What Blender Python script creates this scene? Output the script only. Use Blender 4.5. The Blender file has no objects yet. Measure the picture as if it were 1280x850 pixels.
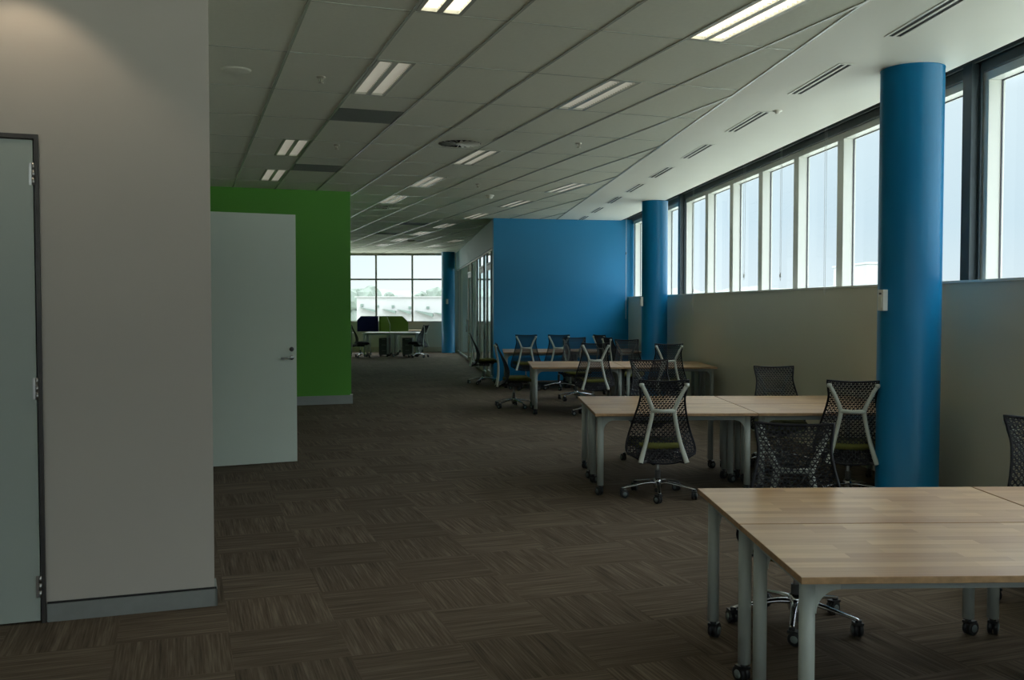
import bpy, bmesh, math, random
from mathutils import Vector, Matrix
random.seed(7)
C = bpy.context.scene.collection
R = math.radians
H = 1.63            # eye height
CEIL = 3.54
GRID = R(19.0)      # direction of the ceiling grid, carpet and left hand walls
WIN = R(4.756)      # direction of the window wall
FARY = 34.2         # far window wall

# ------------------------------------------------------------------ materials
def new_mat(name):
    m = bpy.data.materials.new(name); m.use_nodes = True
    return m, m.node_tree.nodes, m.node_tree.links, m.node_tree.nodes['Principled BSDF']

def mat(name, col, rough=0.5, metal=0.0, spec=0.5, noise=0.0, nscale=8.0, bump=0.0, bscale=200.0, coat=0.0):
    m, n, l, b = new_mat(name)
    b.inputs['Base Color'].default_value = (*col, 1)
    b.inputs['Roughness'].default_value = rough
    b.inputs['Metallic'].default_value = metal
    b.inputs['Specular IOR Level'].default_value = spec
    b.inputs['Coat Weight'].default_value = coat
    tc = n.new('ShaderNodeTexCoord')
    if noise > 0:
        t = n.new('ShaderNodeTexNoise'); t.inputs['Scale'].default_value = nscale
        t.inputs['Detail'].default_value = 4
        r = n.new('ShaderNodeValToRGB')
        r.color_ramp.elements[0].position = 0.3; r.color_ramp.elements[1].position = 0.7
        r.color_ramp.elements[0].color = (*[c * (1 - noise) for c in col], 1)
        r.color_ramp.elements[1].color = (*[min(1, c * (1 + noise)) for c in col], 1)
        l.new(tc.outputs['Object'], t.inputs['Vector']); l.new(t.outputs['Fac'], r.inputs['Fac'])
        l.new(r.outputs['Color'], b.inputs['Base Color'])
    if bump > 0:
        t2 = n.new('ShaderNodeTexNoise'); t2.inputs['Scale'].default_value = bscale
        l.new(tc.outputs['Object'], t2.inputs['Vector'])
        bp = n.new('ShaderNodeBump'); bp.inputs['Strength'].default_value = bump
        bp.inputs['Distance'].default_value = 0.002
        l.new(t2.outputs['Fac'], bp.inputs['Height']); l.new(bp.outputs['Normal'], b.inputs['Normal'])
    return m

def emis(name, col, s):
    m, n, l, b = new_mat(name)
    b.inputs['Base Color'].default_value = (0.8, 0.8, 0.8, 1)
    b.inputs['Emission Color'].default_value = (*col, 1)
    b.inputs['Emission Strength'].default_value = s
    return m

def glass_mat(name, tint, gloss=0.6, rough=0.0):
    m = bpy.data.materials.new(name); m.use_nodes = True
    n, l = m.node_tree.nodes, m.node_tree.links
    n.clear()
    o = n.new('ShaderNodeOutputMaterial'); mx = n.new('ShaderNodeMixShader')
    t = n.new('ShaderNodeBsdfTransparent'); g = n.new('ShaderNodeBsdfGlossy')
    t.inputs['Color'].default_value = (*tint, 1); g.inputs['Roughness'].default_value = rough
    lw = n.new('ShaderNodeFresnel'); lw.inputs['IOR'].default_value = 1.3
    ge = n.new('ShaderNodeNewGeometry')     # reflect on entering faces only; the pane does not bend light
    l.new(mathn(n, l, 'MULTIPLY', mathn(n, l, 'MULTIPLY', lw.outputs['Fac'], gloss), mathn(n, l, 'SUBTRACT', 1.0, ge.outputs['Backfacing'])), mx.inputs['Fac'])
    l.new(t.outputs[0], mx.inputs[1]); l.new(g.outputs[0], mx.inputs[2]); l.new(mx.outputs[0], o.inputs['Surface'])
    return m

def mathn(n, l, op, a, b=None):
    k = n.new('ShaderNodeMath'); k.operation = op
    for i, v in enumerate((a, b)):
        if v is None: continue
        if isinstance(v, (int, float)): k.inputs[i].default_value = v
        else: l.new(v, k.inputs[i])
    return k.outputs[0]

def carpet_mat():
    m, n, l, b = new_mat('carpet_tiles')
    tc = n.new('ShaderNodeTexCoord')
    mp = n.new('ShaderNodeMapping'); mp.vector_type = 'POINT'
    mp.inputs['Rotation'].default_value = (0, 0, -GRID)
    l.new(tc.outputs['Object'], mp.inputs['Vector'])
    s = n.new('ShaderNodeSeparateXYZ'); l.new(mp.outputs['Vector'], s.inputs[0])
    X = mathn(n, l, 'DIVIDE', mathn(n, l, 'SUBTRACT', s.outputs['X'], 0.72), 0.525)
    Y = mathn(n, l, 'DIVIDE', mathn(n, l, 'SUBTRACT', s.outputs['Y'], 4.39), 0.525)
    fx, fy = mathn(n, l, 'FLOOR', X), mathn(n, l, 'FLOOR', Y)
    par = mathn(n, l, 'FLOORED_MODULO', mathn(n, l, 'ADD', fx, fy), 2.0)
    cb = n.new('ShaderNodeCombineXYZ'); l.new(fx, cb.inputs[0]); l.new(fy, cb.inputs[1])
    wn = n.new('ShaderNodeTexWhiteNoise'); wn.noise_dimensions = '3D'; l.new(cb.outputs[0], wn.inputs['Vector'])
    def streak(sx, sy, det, off):
        m2 = n.new('ShaderNodeMapping'); m2.inputs['Scale'].default_value = (sx, sy, 1); m2.inputs['Location'].default_value = (off, off, 0)
        l.new(mp.outputs['Vector'], m2.inputs['Vector'])
        # shift every tile so that streaks break at tile edges
        ad = n.new('ShaderNodeVectorMath'); ad.operation = 'MULTIPLY_ADD'
        l.new(wn.outputs['Color'], ad.inputs[0]); ad.inputs[1].default_value = (37, 53, 0); l.new(m2.outputs[0], ad.inputs[2])
        t = n.new('ShaderNodeTexNoise'); t.inputs['Scale'].default_value = 1; t.inputs['Detail'].default_value = det; t.inputs['Roughness'].default_value = 0.6
        l.new(ad.outputs[0], t.inputs['Vector'])
        return t.outputs['Fac']
    def mixf(a, b_, f):
        x = n.new('ShaderNodeMix'); x.data_type = 'FLOAT'
        l.new(f, x.inputs[0]); l.new(a, x.inputs[2]); l.new(b_, x.inputs[3]); return x.outputs[0]
    fine = mixf(streak(95, 2.5, 3, 0), streak(2.5, 95, 3, 5), par)
    broad = mixf(streak(22, 1.2, 2, 9), streak(1.2, 22, 2, 3), par)
    v = mathn(n, l, 'ADD', mathn(n, l, 'MULTIPLY', fine, 0.62), mathn(n, l, 'MULTIPLY', broad, 0.38))
    rp = n.new('ShaderNodeValToRGB'); l.new(v, rp.inputs['Fac'])
    e = rp.color_ramp.elements
    e[0].position = 0.34; e[0].color = (0.062, 0.047, 0.034, 1)
    e[1].position = 0.66; e[1].color = (0.190, 0.152, 0.112, 1)
    k = e.new(0.5); k.color = (0.114, 0.088, 0.064, 1)
    hs = n.new('ShaderNodeHueSaturation')
    hs.inputs['Saturation'].default_value = 1.0
    l.new(mathn(n, l, 'ADD', 0.9, mathn(n, l, 'MULTIPLY', wn.outputs['Value'], 0.22)), hs.inputs['Value'])
    l.new(rp.outputs['Color'], hs.inputs['Color']); l.new(hs.outputs['Color'], b.inputs['Base Color'])
    b.inputs['Roughness'].default_value = 0.95; b.inputs['Specular IOR Level'].default_value = 0.15
    bp = n.new('ShaderNodeBump'); bp.inputs['Strength'].default_value = 0.35; bp.inputs['Distance'].default_value = 0.003
    l.new(v, bp.inputs['Height']); l.new(bp.outputs['Normal'], b.inputs['Normal'])
    return m

def wood_mat():
    m, n, l, b = new_mat('butcher_block_wood')
    tc = n.new('ShaderNodeTexCoord')
    br = n.new('ShaderNodeTexBrick'); br.offset = 0.37; br.inputs['Scale'].default_value = 1
    br.inputs['Brick Width'].default_value = 0.42; br.inputs['Row Height'].default_value = 0.062
    br.inputs['Mortar Size'].default_value = 0.0004
    br.inputs['Color1'].default_value = (0, 0, 0, 1); br.inputs['Color2'].default_value = (1, 1, 1, 1); br.inputs['Mortar'].default_value = (.45, .45, .45, 1)
    br.inputs['Bias'].default_value = 0
    l.new(tc.outputs['Object'], br.inputs['Vector'])
    mp = n.new('ShaderNodeMapping'); mp.inputs['Scale'].default_value = (1.6, 28, 1); l.new(tc.outputs['Object'], mp.inputs['Vector'])
    no = n.new('ShaderNodeTexNoise'); no.inputs['Scale'].default_value = 1.3; no.inputs['Detail'].default_value = 5; l.new(mp.outputs[0], no.inputs['Vector'])
    n2 = n.new('ShaderNodeTexNoise'); n2.inputs['Scale'].default_value = 5; l.new(tc.outputs['Object'], n2.inputs['Vector'])
    v = mathn(n, l, 'ADD', mathn(n, l, 'MULTIPLY', br.outputs['Color'], 0.42), mathn(n, l, 'ADD', mathn(n, l, 'MULTIPLY', no.outputs['Fac'], 0.4), mathn(n, l, 'MULTIPLY', n2.outputs['Fac'], 0.2)))
    rp = n.new('ShaderNodeValToRGB'); l.new(v, rp.inputs['Fac'])
    e = rp.color_ramp.elements
    e[0].position = 0.2; e[0].color = (0.39, 0.205, 0.088, 1)
    e[1].position = 0.85; e[1].color = (0.69, 0.475, 0.25, 1)
    l.new(rp.outputs['Color'], b.inputs['Base Color'])
    b.inputs['Roughness'].default_value = 0.33; b.inputs['Specular IOR Level'].default_value = 0.5
    return m

M = {}
M['carpet'] = carpet_mat()
M['wood'] = wood_mat()
M['wood_edge'] = mat('wood_edge', (0.40, 0.25, 0.13), 0.5, noise=0.2, nscale=30)
M['wall_warm'] = mat('warm_grey_paint', (0.52, 0.49, 0.455), 0.6, bump=0.1, bscale=300, noise=0.01, nscale=2)
M['wall_cream'] = mat('cream_satin_paint', (0.66, 0.62, 0.49), 0.34, spec=0.6, noise=0.01, nscale=2)
M['wall_far'] = mat('beige_paint', (0.50, 0.48, 0.40), 0.6, noise=0.01, nscale=2)
M['green'] = mat('green_paint', (0.105, 0.38, 0.040), 0.5, noise=0.02, nscale=1.5)
M['blue'] = mat('blue_paint', (0.003, 0.225, 0.48), 0.42, noise=0.02, nscale=1.5)
M['blue_col'] = mat('blue_satin_paint', (0.003, 0.170, 0.37), 0.32, spec=0.35, noise=0.01, nscale=1.5)
M['white_paint'] = mat('white_paint', (0.78, 0.78, 0.74), 0.5, noise=0.01, nscale=3)
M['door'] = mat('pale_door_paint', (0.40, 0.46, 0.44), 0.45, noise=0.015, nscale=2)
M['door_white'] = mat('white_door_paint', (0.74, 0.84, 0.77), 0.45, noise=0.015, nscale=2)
M['door_dark'] = mat('dark_bronze_frame', (0.045, 0.042, 0.042), 0.4, noise=0.05)
M['alu'] = mat('brushed_aluminium', (0.36, 0.39, 0.39), 0.42, metal=0.6, noise=0.05, nscale=20)
M['base_green'] = mat('grey_skirting', (0.34, 0.37, 0.36), 0.45, metal=0.2, noise=0.03)
M['gap_shade'] = mat('gap_shade', (0.02, 0.02, 0.02), 0.8, noise=0.05)  # near-black colour stands in for the shade in gaps and slots
M['tile'] = mat('ceiling_tile', (0.73, 0.75, 0.66), 0.75, noise=0.02, nscale=30, bump=0.2, bscale=150)
M['tbar'] = mat('ceiling_bar', (0.50, 0.52, 0.47), 0.25, noise=0.02, nscale=10)
M['plaster'] = mat('plaster_ceiling', (0.83, 0.83, 0.76), 0.55, noise=0.01, nscale=2)
M['bulkhead'] = mat('grey_blue_bulkhead_paint', (0.15, 0.28, 0.34), 0.5, noise=0.02, nscale=2)
M['steel_dark'] = mat('dark_grey_steel', (0.045, 0.065, 0.075), 0.35, noise=0.1, nscale=8)
M['blind_box'] = mat('grey_blind_box', (0.11, 0.13, 0.13), 0.35, noise=0.05)
M['win_frame'] = mat('white_window_frame', (0.84, 0.85, 0.80), 0.4, noise=0.01)
M['gasket'] = mat('grey_gasket', (0.08, 0.08, 0.10), 0.5, noise=0.05)
M['grey_frame'] = mat('grey_aluminium_frame', (0.30, 0.31, 0.28), 0.4, metal=0.3, noise=0.03)
M['glass'] = glass_mat('window_glass', (0.93, 0.97, 0.985))
M['glass_far'] = glass_mat('far_window_glass', (0.95, 0.97, 0.96))
M['glass_part'] = glass_mat('partition_glass', (0.80, 0.89, 0.89), gloss=0.25)
M['stile'] = mat('timber_stile', (0.42, 0.36, 0.27), 0.4, noise=0.08, nscale=12)
M['chrome'] = mat('polished_aluminium', (0.62, 0.64, 0.66), 0.16, metal=1.0, noise=0.02)
M['steel'] = mat('satin_steel', (0.5, 0.5, 0.5), 0.3, metal=1.0, noise=0.03)
M['leg'] = mat('light_grey_powder_coat', (0.44, 0.49, 0.47), 0.42, noise=0.02)
M['rail'] = mat('grey_powder_coat_rail', (0.34, 0.39, 0.40), 0.42, noise=0.02)
M['wheel'] = mat('black_wheel_rubber', (0.018, 0.02, 0.022), 0.4, noise=0.1)
M['wheel_hub'] = mat('grey_wheel_hub', (0.16, 0.20, 0.20), 0.45, noise=0.05)
M['mesh'] = mat('black_suspension_mesh', (0.008, 0.009, 0.013), 0.55, spec=0.25, noise=0.1)
M['yframe'] = mat('light_grey_back_frame', (0.56, 0.60, 0.54), 0.38, noise=0.02)
M['seat_green'] = mat('olive_green_fabric', (0.105, 0.108, 0.018), 0.9, noise=0.12, nscale=60, bump=0.3, bscale=400)
M['seat_black'] = mat('black_fabric', (0.015, 0.015, 0.02), 0.9, noise=0.12, nscale=60, bump=0.3, bscale=400)
M['black_plastic'] = mat('black_plastic', (0.018, 0.018, 0.02), 0.4, noise=0.05)
M['screen_blue'] = mat('navy_fabric', (0.008, 0.012, 0.12), 0.85, noise=0.1, nscale=60)
M['screen_green'] = mat('lime_green_fabric', (0.17, 0.27, 0.04), 0.85, noise=0.1, nscale=60)
M['screen_lime'] = mat('pale_lime_fabric', (0.27, 0.36, 0.08), 0.85, noise=0.1, nscale=60)
M['screen_trim'] = mat('pale_screen_trim', (0.45, 0.5, 0.35), 0.5, noise=0.05)
M['laminate'] = mat('white_laminate', (0.72, 0.72, 0.68), 0.35, noise=0.01)
M['pedestal'] = mat('dark_grey_pedestal', (0.10, 0.10, 0.10), 0.45, noise=0.05)
M['vent_grey'] = mat('grey_perforated_tile', (0.17, 0.19, 0.18), 0.6, noise=0.05, nscale=60)
M['louvre'] = mat('satin_white_louvre', (0.80, 0.80, 0.78), 0.3, noise=0.02)
M['lamp'] = emis('reflected_daylight_glow', (1.0, 0.92, 0.78), 0.62)  # weak glow stands in for daylight reflected in switched-off lights
M['lamp_bright'] = emis('bright_fluorescent_reflector', (1.0, 0.88, 0.70), 4.6)
M['brass'] = mat('sprinkler_metal', (0.6, 0.58, 0.5), 0.3, metal=0.8, noise=0.05)
M['plastic_white'] = mat('white_plastic', (0.84, 0.84, 0.78), 0.4, noise=0.01)
M['cord'] = mat('pale_blind_cord', (0.7, 0.72, 0.72), 0.6, noise=0.03)
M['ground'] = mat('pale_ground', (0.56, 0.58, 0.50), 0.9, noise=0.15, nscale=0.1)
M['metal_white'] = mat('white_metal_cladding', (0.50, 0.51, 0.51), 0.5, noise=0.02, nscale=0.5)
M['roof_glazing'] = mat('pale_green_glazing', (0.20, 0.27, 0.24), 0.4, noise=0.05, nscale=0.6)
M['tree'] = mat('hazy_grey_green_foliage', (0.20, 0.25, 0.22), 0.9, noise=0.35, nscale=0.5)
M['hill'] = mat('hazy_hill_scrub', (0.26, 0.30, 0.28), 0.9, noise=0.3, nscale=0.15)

# ------------------------------------------------------------------ mesh helpers
class MB:
    """collects shapes; build() links them as ONE mesh object"""
    def __init__(s): s.bm = bmesh.new(); s.mats = []
    def mi(s, m):
        if m not in s.mats: s.mats.append(m)
        return s.mats.index(m)
    def add(s, vs, fs, m='', smooth=False, mtx=None):
        i = s.mi(m)
        bv = [s.bm.verts.new((mtx @ Vector(v)) if mtx else v) for v in vs]
        for f in fs:
            try:
                ff = s.bm.faces.new([bv[k] for k in f]); ff.material_index = i; ff.smooth = smooth
            except ValueError: pass
    def box(s, x0, x1, y0, y1, z0, z1, m='', mtx=None, bev=0.0):
        b = bmesh.new(); bmesh.ops.create_cube(b, size=1)
        for v in b.verts: v.co = Vector(((x0 + x1) / 2 + v.co.x * (x1 - x0), (y0 + y1) / 2 + v.co.y * (y1 - y0), (z0 + z1) / 2 + v.co.z * (z1 - z0)))
        if bev > 0: bmesh.ops.bevel(b, geom=b.edges[:], offset=bev, segments=2, affect='EDGES', profile=0.5)
        s.merge(b, m, mtx)
    def merge(s, b, m, mtx=None, smooth=False):
        b.verts.ensure_lookup_table(); b.verts.index_update()
        vs = [v.co.copy() for v in b.verts]; fs = [[v.index for v in f.verts] for f in b.faces]
        s.add(vs, fs, m, smooth, mtx); b.free()
    def cyl(s, p0, p1, r0, r1=None, m='', n=16, smooth=True):
        if r1 is None: r1 = r0
        s.sweep([(p0, r0), (p1, r1)], m, n)
    def sweep(s, pts, m='', n=10, flat=1.0, up=None, caps=True, close=False):
        """pts: list of (point, radius); flat scales the section across 'up'"""
        P = [Vector(p) for p, r in pts]; rr = [r for p, r in pts]
        vs, fs = [], []
        prev = None
        for i, p in enumerate(P):
            if close: t = (P[(i + 1) % len(P)] - P[i - 1])
            else: t = (P[min(i + 1, len(P) - 1)] - P[max(i - 1, 0)])
            t.normalize()
            u = Vector(up) if up else (prev if prev else (Vector((0, 0, 1)) if abs(t.z) < 0.9 else Vector((1, 0, 0))))
            a = (u - t * u.dot(t))
            if a.length < 1e-5: a = t.orthogonal()
            a.normalize(); b = t.cross(a); prev = a
            for k in range(n):
                th = 2 * math.pi * k / n
                vs.append(p + a * math.cos(th) * rr[i] * flat + b * math.sin(th) * rr[i])
        L = len(P)
        for i in range(L if close else L - 1):
            j = (i + 1) % L
            for k in range(n):
                fs.append((i * n + k, i * n + (k + 1) % n, j * n + (k + 1) % n, j * n + k))
        s.add(vs, fs, m, True)
        if caps and not close:
            s.add(vs[:n], [tuple(range(n))[::-1]], m); s.add(vs[-n:], [tuple(range(n))], m)
    def prism(s, poly, z0, z1, m='', mtx=None):
        """poly in xy, extruded in z"""
        n = len(poly)
        vs = [(x, y, z0) for x, y in poly] + [(x, y, z1) for x, y in poly]
        fs = [tuple(range(n))[::-1], tuple(range(n, 2 * n))] + [(i, (i + 1) % n, n + (i + 1) % n, n + i) for i in range(n)]
        s.add(vs, fs, m, False, mtx)
    def lathe(s, prof, c=(0, 0, 0), m='', n=24):
        vs, fs = [], []
        for r, z in prof:
            for k in range(n):
                a = 2 * math.pi * k / n; vs.append((c[0] + r * math.cos(a), c[1] + r * math.sin(a), c[2] + z))
        for i in range(len(prof) - 1):
            for k in range(n): fs.append((i * n + k, i * n + (k + 1) % n, (i + 1) * n + (k + 1) % n, (i + 1) * n + k))
        s.add(vs, fs, m, True)
    def build(s, name, m=None, parent=None, loc=None, rz=0.0):
        bmesh.ops.remove_doubles(s.bm, verts=s.bm.verts, dist=1e-6)
        bmesh.ops.recalc_face_normals(s.bm, faces=s.bm.faces[:])
        me = bpy.data.meshes.new(name); s.bm.to_mesh(me); s.bm.free()
        for k in s.mats: me.materials.append(M[k] if k else M[m])
        o = bpy.data.objects.new(name, me); C.objects.link(o)
        if parent: o.parent = parent
        if loc: o.location = loc
        o.rotation_euler.z = rz
        return o

def smooth_pts(P, sub=6):
    """Catmull-Rom through (x,y,z,r) control points"""
    out = []
    for i in range(len(P) - 1):
        p0, p1, p2, p3 = P[max(i - 1, 0)], P[i], P[i + 1], P[min(i + 2, len(P) - 1)]
        for k in range(sub):
            t = k / sub
            out.append(tuple(0.5 * ((2 * b) + (c - a) * t + (2 * a - 5 * b + 4 * c - d) * t * t + (-a + 3 * b - 3 * c + d) * t ** 3) for a, b, c, d in zip(p0, p1, p2, p3)))
    out.append(tuple(P[-1]))
    return [((x, y, z), r) for x, y, z, r in out]

def empty(name, loc=(0, 0, 0), rz=0.0):
    o = bpy.data.objects.new(name, None); C.objects.link(o)
    o.empty_display_size = 0.1; o.location = loc; o.rotation_euler.z = rz
    return o

def tag(o, label=None, cat=None, group=None, kind=None):
    if label: o['label'] = label
    if cat: o['category'] = cat
    if group: o['group'] = group
    if kind: o['kind'] = kind
    return o
def struct(o): o['kind'] = 'structure'; return o

def kids(o): return [c for c in bpy.data.objects if c.parent == o]
def copy_tree(o, parent=None):
    ks = kids(o)
    c = o.copy(); C.objects.link(c)
    if parent: c.parent = parent
    for k in ks: copy_tree(k, c)
    return c

def gw(cr, dp, z=0.0):   # grid frame -> world
    return Vector((cr * math.cos(GRID) - dp * math.sin(GRID), cr * math.sin(GRID) + dp * math.cos(GRID), z))
def ww(cr, al, z=0.0):   # window wall frame -> world
    return Vector((cr * math.cos(WIN) - al * math.sin(WIN), cr * math.sin(WIN) + al * math.cos(WIN), z))

# ------------------------------------------------------------------ setting: floor, walls
b = MB(); b.prism([(-13, -6), tuple(ww(4.75, -6.4).xy), tuple(ww(4.75, 34.9).xy), (-13, 35)], -0.25, 0.0)
struct(b.build('floor', 'carpet'))

# left wall (faces the camera), in the grid frame; the door opening sits at its left part
LW, LE = 5.39, 0.14          # depth of the wall face, cross position of its right hand end
DR = -0.69                   # right side of the door opening
b = MB()
b.box(DR, LE, LW, LW + 0.22, 0, CEIL + 0.02)
b.box(DR - 0.98, DR, LW, LW + 0.22, 2.50, CEIL + 0.02)
b.box(-4.6, DR - 0.98, LW, LW + 0.22, 0, CEIL + 0.02)
struct(b.build('wall_left', 'wall_warm', rz=GRID))
b = MB(); b.box(DR + 0.005, LE + 0.014, LW - 0.014, LW - 0.001, 0, 0.093)
b.box(LE + 0.001, LE + 0.014, LW - 0.014, LW + 0.2, 0, 0.093)
bb = struct(b.build('baseboard_left', 'alu', rz=GRID))
b = MB(); b.box(DR + 0.005, LE + 0.010, LW - 0.008, LW - 0.001, 0.0935, 0.103); b.build('shadow_strip', 'gap_shade', bb)  # dark strip painted in for the shadow line over the baseboard
# left door
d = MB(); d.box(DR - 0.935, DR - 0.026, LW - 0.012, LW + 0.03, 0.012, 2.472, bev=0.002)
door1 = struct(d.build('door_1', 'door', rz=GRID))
f = MB()
f.box(DR - 0.020, DR, LW - 0.02, LW + 0.20, 0, 2.50); f.box(DR - 0.98, DR - 0.95, LW - 0.02, LW + 0.20, 0, 2.50)
f.box(DR - 0.95, DR - 0.020, LW - 0.02, LW + 0.20, 2.478, 2.50)
f.box(DR - 0.043, DR - 0.020, LW + 0.035, LW + 0.20, 0, 2.47)
f.box(DR - 0.95, DR - 0.03, LW + 0.032, LW + 0.20, 0, 0.008)
f.build('door_frame', 'door_dark', door1)
for z in (0.19, 1.21, 2.30):
    h = MB()
    for k in range(3): h.cyl((DR - 0.024, LW - 0.023, z - 0.055 + k * 0.038), (DR - 0.024, LW - 0.023, z - 0.020 + k * 0.038), 0.0075, m='', n=10)
    h.box(DR - 0.045, DR - 0.024, LW - 0.0145, LW - 0.0125, z - 0.055, z + 0.055)
    h.build('hinge', 'steel', door1)
h = MB(); h.cyl((DR - 0.87, LW - 0.013, 1.08), (DR - 0.87, LW - 0.06, 1.08), 0.012, m=''); h.cyl((DR - 0.87, LW - 0.06, 1.08), (DR - 0.75, LW - 0.06, 1.08), 0.010, m='')
h.build('door_handle', 'chrome', door1)

# side wall running away behind the left wall, with the doorway of the open door
HD = 10.06
b = MB()
b.box(LE - 0.20, LE, LW + 0.22, HD - 0.98, 0, CEIL + 0.02)
b.box(LE - 0.20, LE, HD - 0.98, HD, 2.62, CEIL + 0.02)
b.box(LE - 0.20, LE, HD, 15.95, 0, CEIL + 0.02)
struct(b.build('wall_side', 'wall_warm', rz=GRID))
b = MB()   # unseen store room, added behind the doorway to stop a light leak
b.box(LE - 2.2, LE - 2.1, HD - 1.6, HD + 0.6, 0, CEIL + .02); b.box(LE - 2.1, LE - 0.2, HD + 0.5, HD + 0.6, 0, CEIL + .02)
b.box(LE - 2.1, LE - 0.2, HD - 1.6, HD - 1.5, 0, CEIL + .02)
struct(b.build('wall_storeroom', 'wall_warm', rz=GRID))
# open door leaf
dl = MB(); dl.box(0, 0.955, -0.045, 0, 0.012, 2.58, bev=0.002)
dang = GRID + math.atan2(0.085, 0.95)
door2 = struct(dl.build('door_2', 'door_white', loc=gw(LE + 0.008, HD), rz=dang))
h = MB(); h.lathe([(0.0, 0.012), (0.024, 0.012), (0.026, 0.0)], m='', n=20)
for v in h.bm.verts: v.co = Vector((0.905 + v.co.x, -0.045 - v.co.z, 1.10 + v.co.y))
h.cyl((0.905, -0.05, 1.10), (0.905, -0.10, 1.10), 0.010, m='')
h.sweep([((0.912, -0.10, 1.10), .0105), ((0.87, -0.102, 1.10), .0105), ((0.82, -0.10, 1.10), .009), ((0.785, -0.092, 1.10), .008)], n=10)
h.build('door_handle', 'chrome', door2)
h = MB(); h.lathe([(0.0, 0.016), (0.019, 0.016), (0.024, 0.0)], m='', n=20)
for v in h.bm.verts: v.co = Vector((0.905 + v.co.x, -0.045 - v.co.z, 1.185 + v.co.y))
h.box(0.901, 0.909, -0.085, -0.06, 1.165, 1.205)
h.build('door_lock', 'pedestal', door2)

# green wall
b = MB(); b.box(LE, 2.64, 15.95, 16.15, 0, CEIL + 0.02); b.box(2.44, 2.64, 16.15, 35.6, 0, CEIL + 0.02)
struct(b.build('wall_green', 'green', rz=GRID))
b = MB(); b.box(LE + 0.001, 2.66, 15.93, 15.949, 0, 0.145); b.box(2.641, 2.66, 15.949, 35.5, 0, 0.145)
gb = struct(b.build('baseboard_green', 'base_green', rz=GRID))
b = MB(); b.box(2.62, 2.662, 15.925, 15.95, 0.146, 0.162); b.build('end_cap', 'plastic_white', gb)

# blue wall, square on at the far side of the work area
BL, BR = Vector((-0.40, 20.70)), Vector((2.72, 21.32))
dv = (BR - BL).normalized(); ba = math.atan2(dv.y, dv.x)
b = MB(); b.box(0, (BR - BL).length, 0, 0.16, 0, CEIL + 0.02)
struct(b.build('wall_blue', 'blue', loc=(BL.x, BL.y, 0), rz=ba))

# window wall (right): frame cross = 4.36 face of lower wall
AL0, AL1 = -5.5, 36.0
b = MB(); b.box(4.36, 4.75, AL0, AL1, 0, 1.825)
struct(b.build('wall_right', 'wall_cream', rz=WIN))
b = MB(); b.box(4.345, 4.60, AL0, AL1, 1.826, 1.845)
struct(b.build('trim_1', 'win_frame', rz=WIN))
b = MB(); b.box(4.62, 4.75, AL0, AL1, 3.53, 4.0)
struct(b.build('wall_right_head', 'wall_cream', rz=WIN))
# blind pocket and blind box
b = MB(); b.box(4.60, 4.62, AL0, AL1, 3.53, 3.84); b.box(4.18, 4.60, AL0, AL1, 3.82, 3.84); b.box(4.18, 4.19, AL0, AL1, 3.60, 3.82)
struct(b.build('trim_2', 'steel_dark', rz=WIN))
b = MB(); b.box(4.44, 4.53, AL0, AL1, 3.525, 3.61, bev=0.01); b.box(4.30, 4.32, AL0, AL1, 3.63, 3.66); b.box(4.38, 4.40, AL0, AL1, 3.60, 3.63)
struct(b.build('trim_3', 'blind_box', rz=WIN))
# windows: white box mullions, glass set back, grey gaskets
edges = [33.9, 32.6, 31.3, 30.0, 28.7, 27.4, 26.1, 24.8, 23.5, 22.2, 20.97, 19.5, 18.2, 16.72, 15.40, 14.10, 12.83, 11.55, 10.27, 9.0, 7.55, 6.25, 4.95, 3.65, 2.35, 1.05, -0.25, -1.55, -2.85, -4.15]
for k, e in enumerate(edges):
    nxt = edges[k + 1] if k + 1 < len(edges) else AL0
    w = MB(); w.box(4.590, 4.596, nxt, e - 0.16, 1.846, 3.455)
    win = struct(w.build('window_%d' % (k + 1), 'glass', rz=WIN))
    fr = MB(); fr.box(4.47, 4.61, e - 0.16, e, 1.846, 3.455, bev=0.003)
    fr.build('mullion', 'win_frame', win)
    hd = MB(); hd.box(4.47, 4.619, nxt, e, 3.456, 3.524); hd.build('head', 'win_frame', win)
    gs = MB()
    gs.box(4.578, 4.5895, e - 0.168, e - 0.1605, 1.846, 3.455); gs.box(4.578, 4.5895, nxt + 0.001, nxt + 0.008, 1.846, 3.455)
    gs.box(4.578, 4.5895, nxt + 0.008, e - 0.168, 3.447, 3.455)
    gs.build('gasket', 'gasket', win)
# dark steel posts standing on the sill in front of the glass
for y0, y1 in ((16.56, 16.70), (7.44, 7.57)):
    p = MB(); p.box(4.355, 4.372, y0, y1, 1.846, 3.60); p.box(4.435, 4.452, y0, y1, 1.846, 3.60); p.box(4.372, 4.435, (y0 + y1) / 2 - .03, (y0 + y1) / 2 + .03, 1.846, 3.6)
    o = p.build('steel_post', 'steel_dark', rz=WIN)
    tag(o, 'dark grey steel post on the sill, seen between column and bright window' if y0 < 10 else 'narrow dark steel post on the sill beyond the second blue column', 'post')

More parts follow.
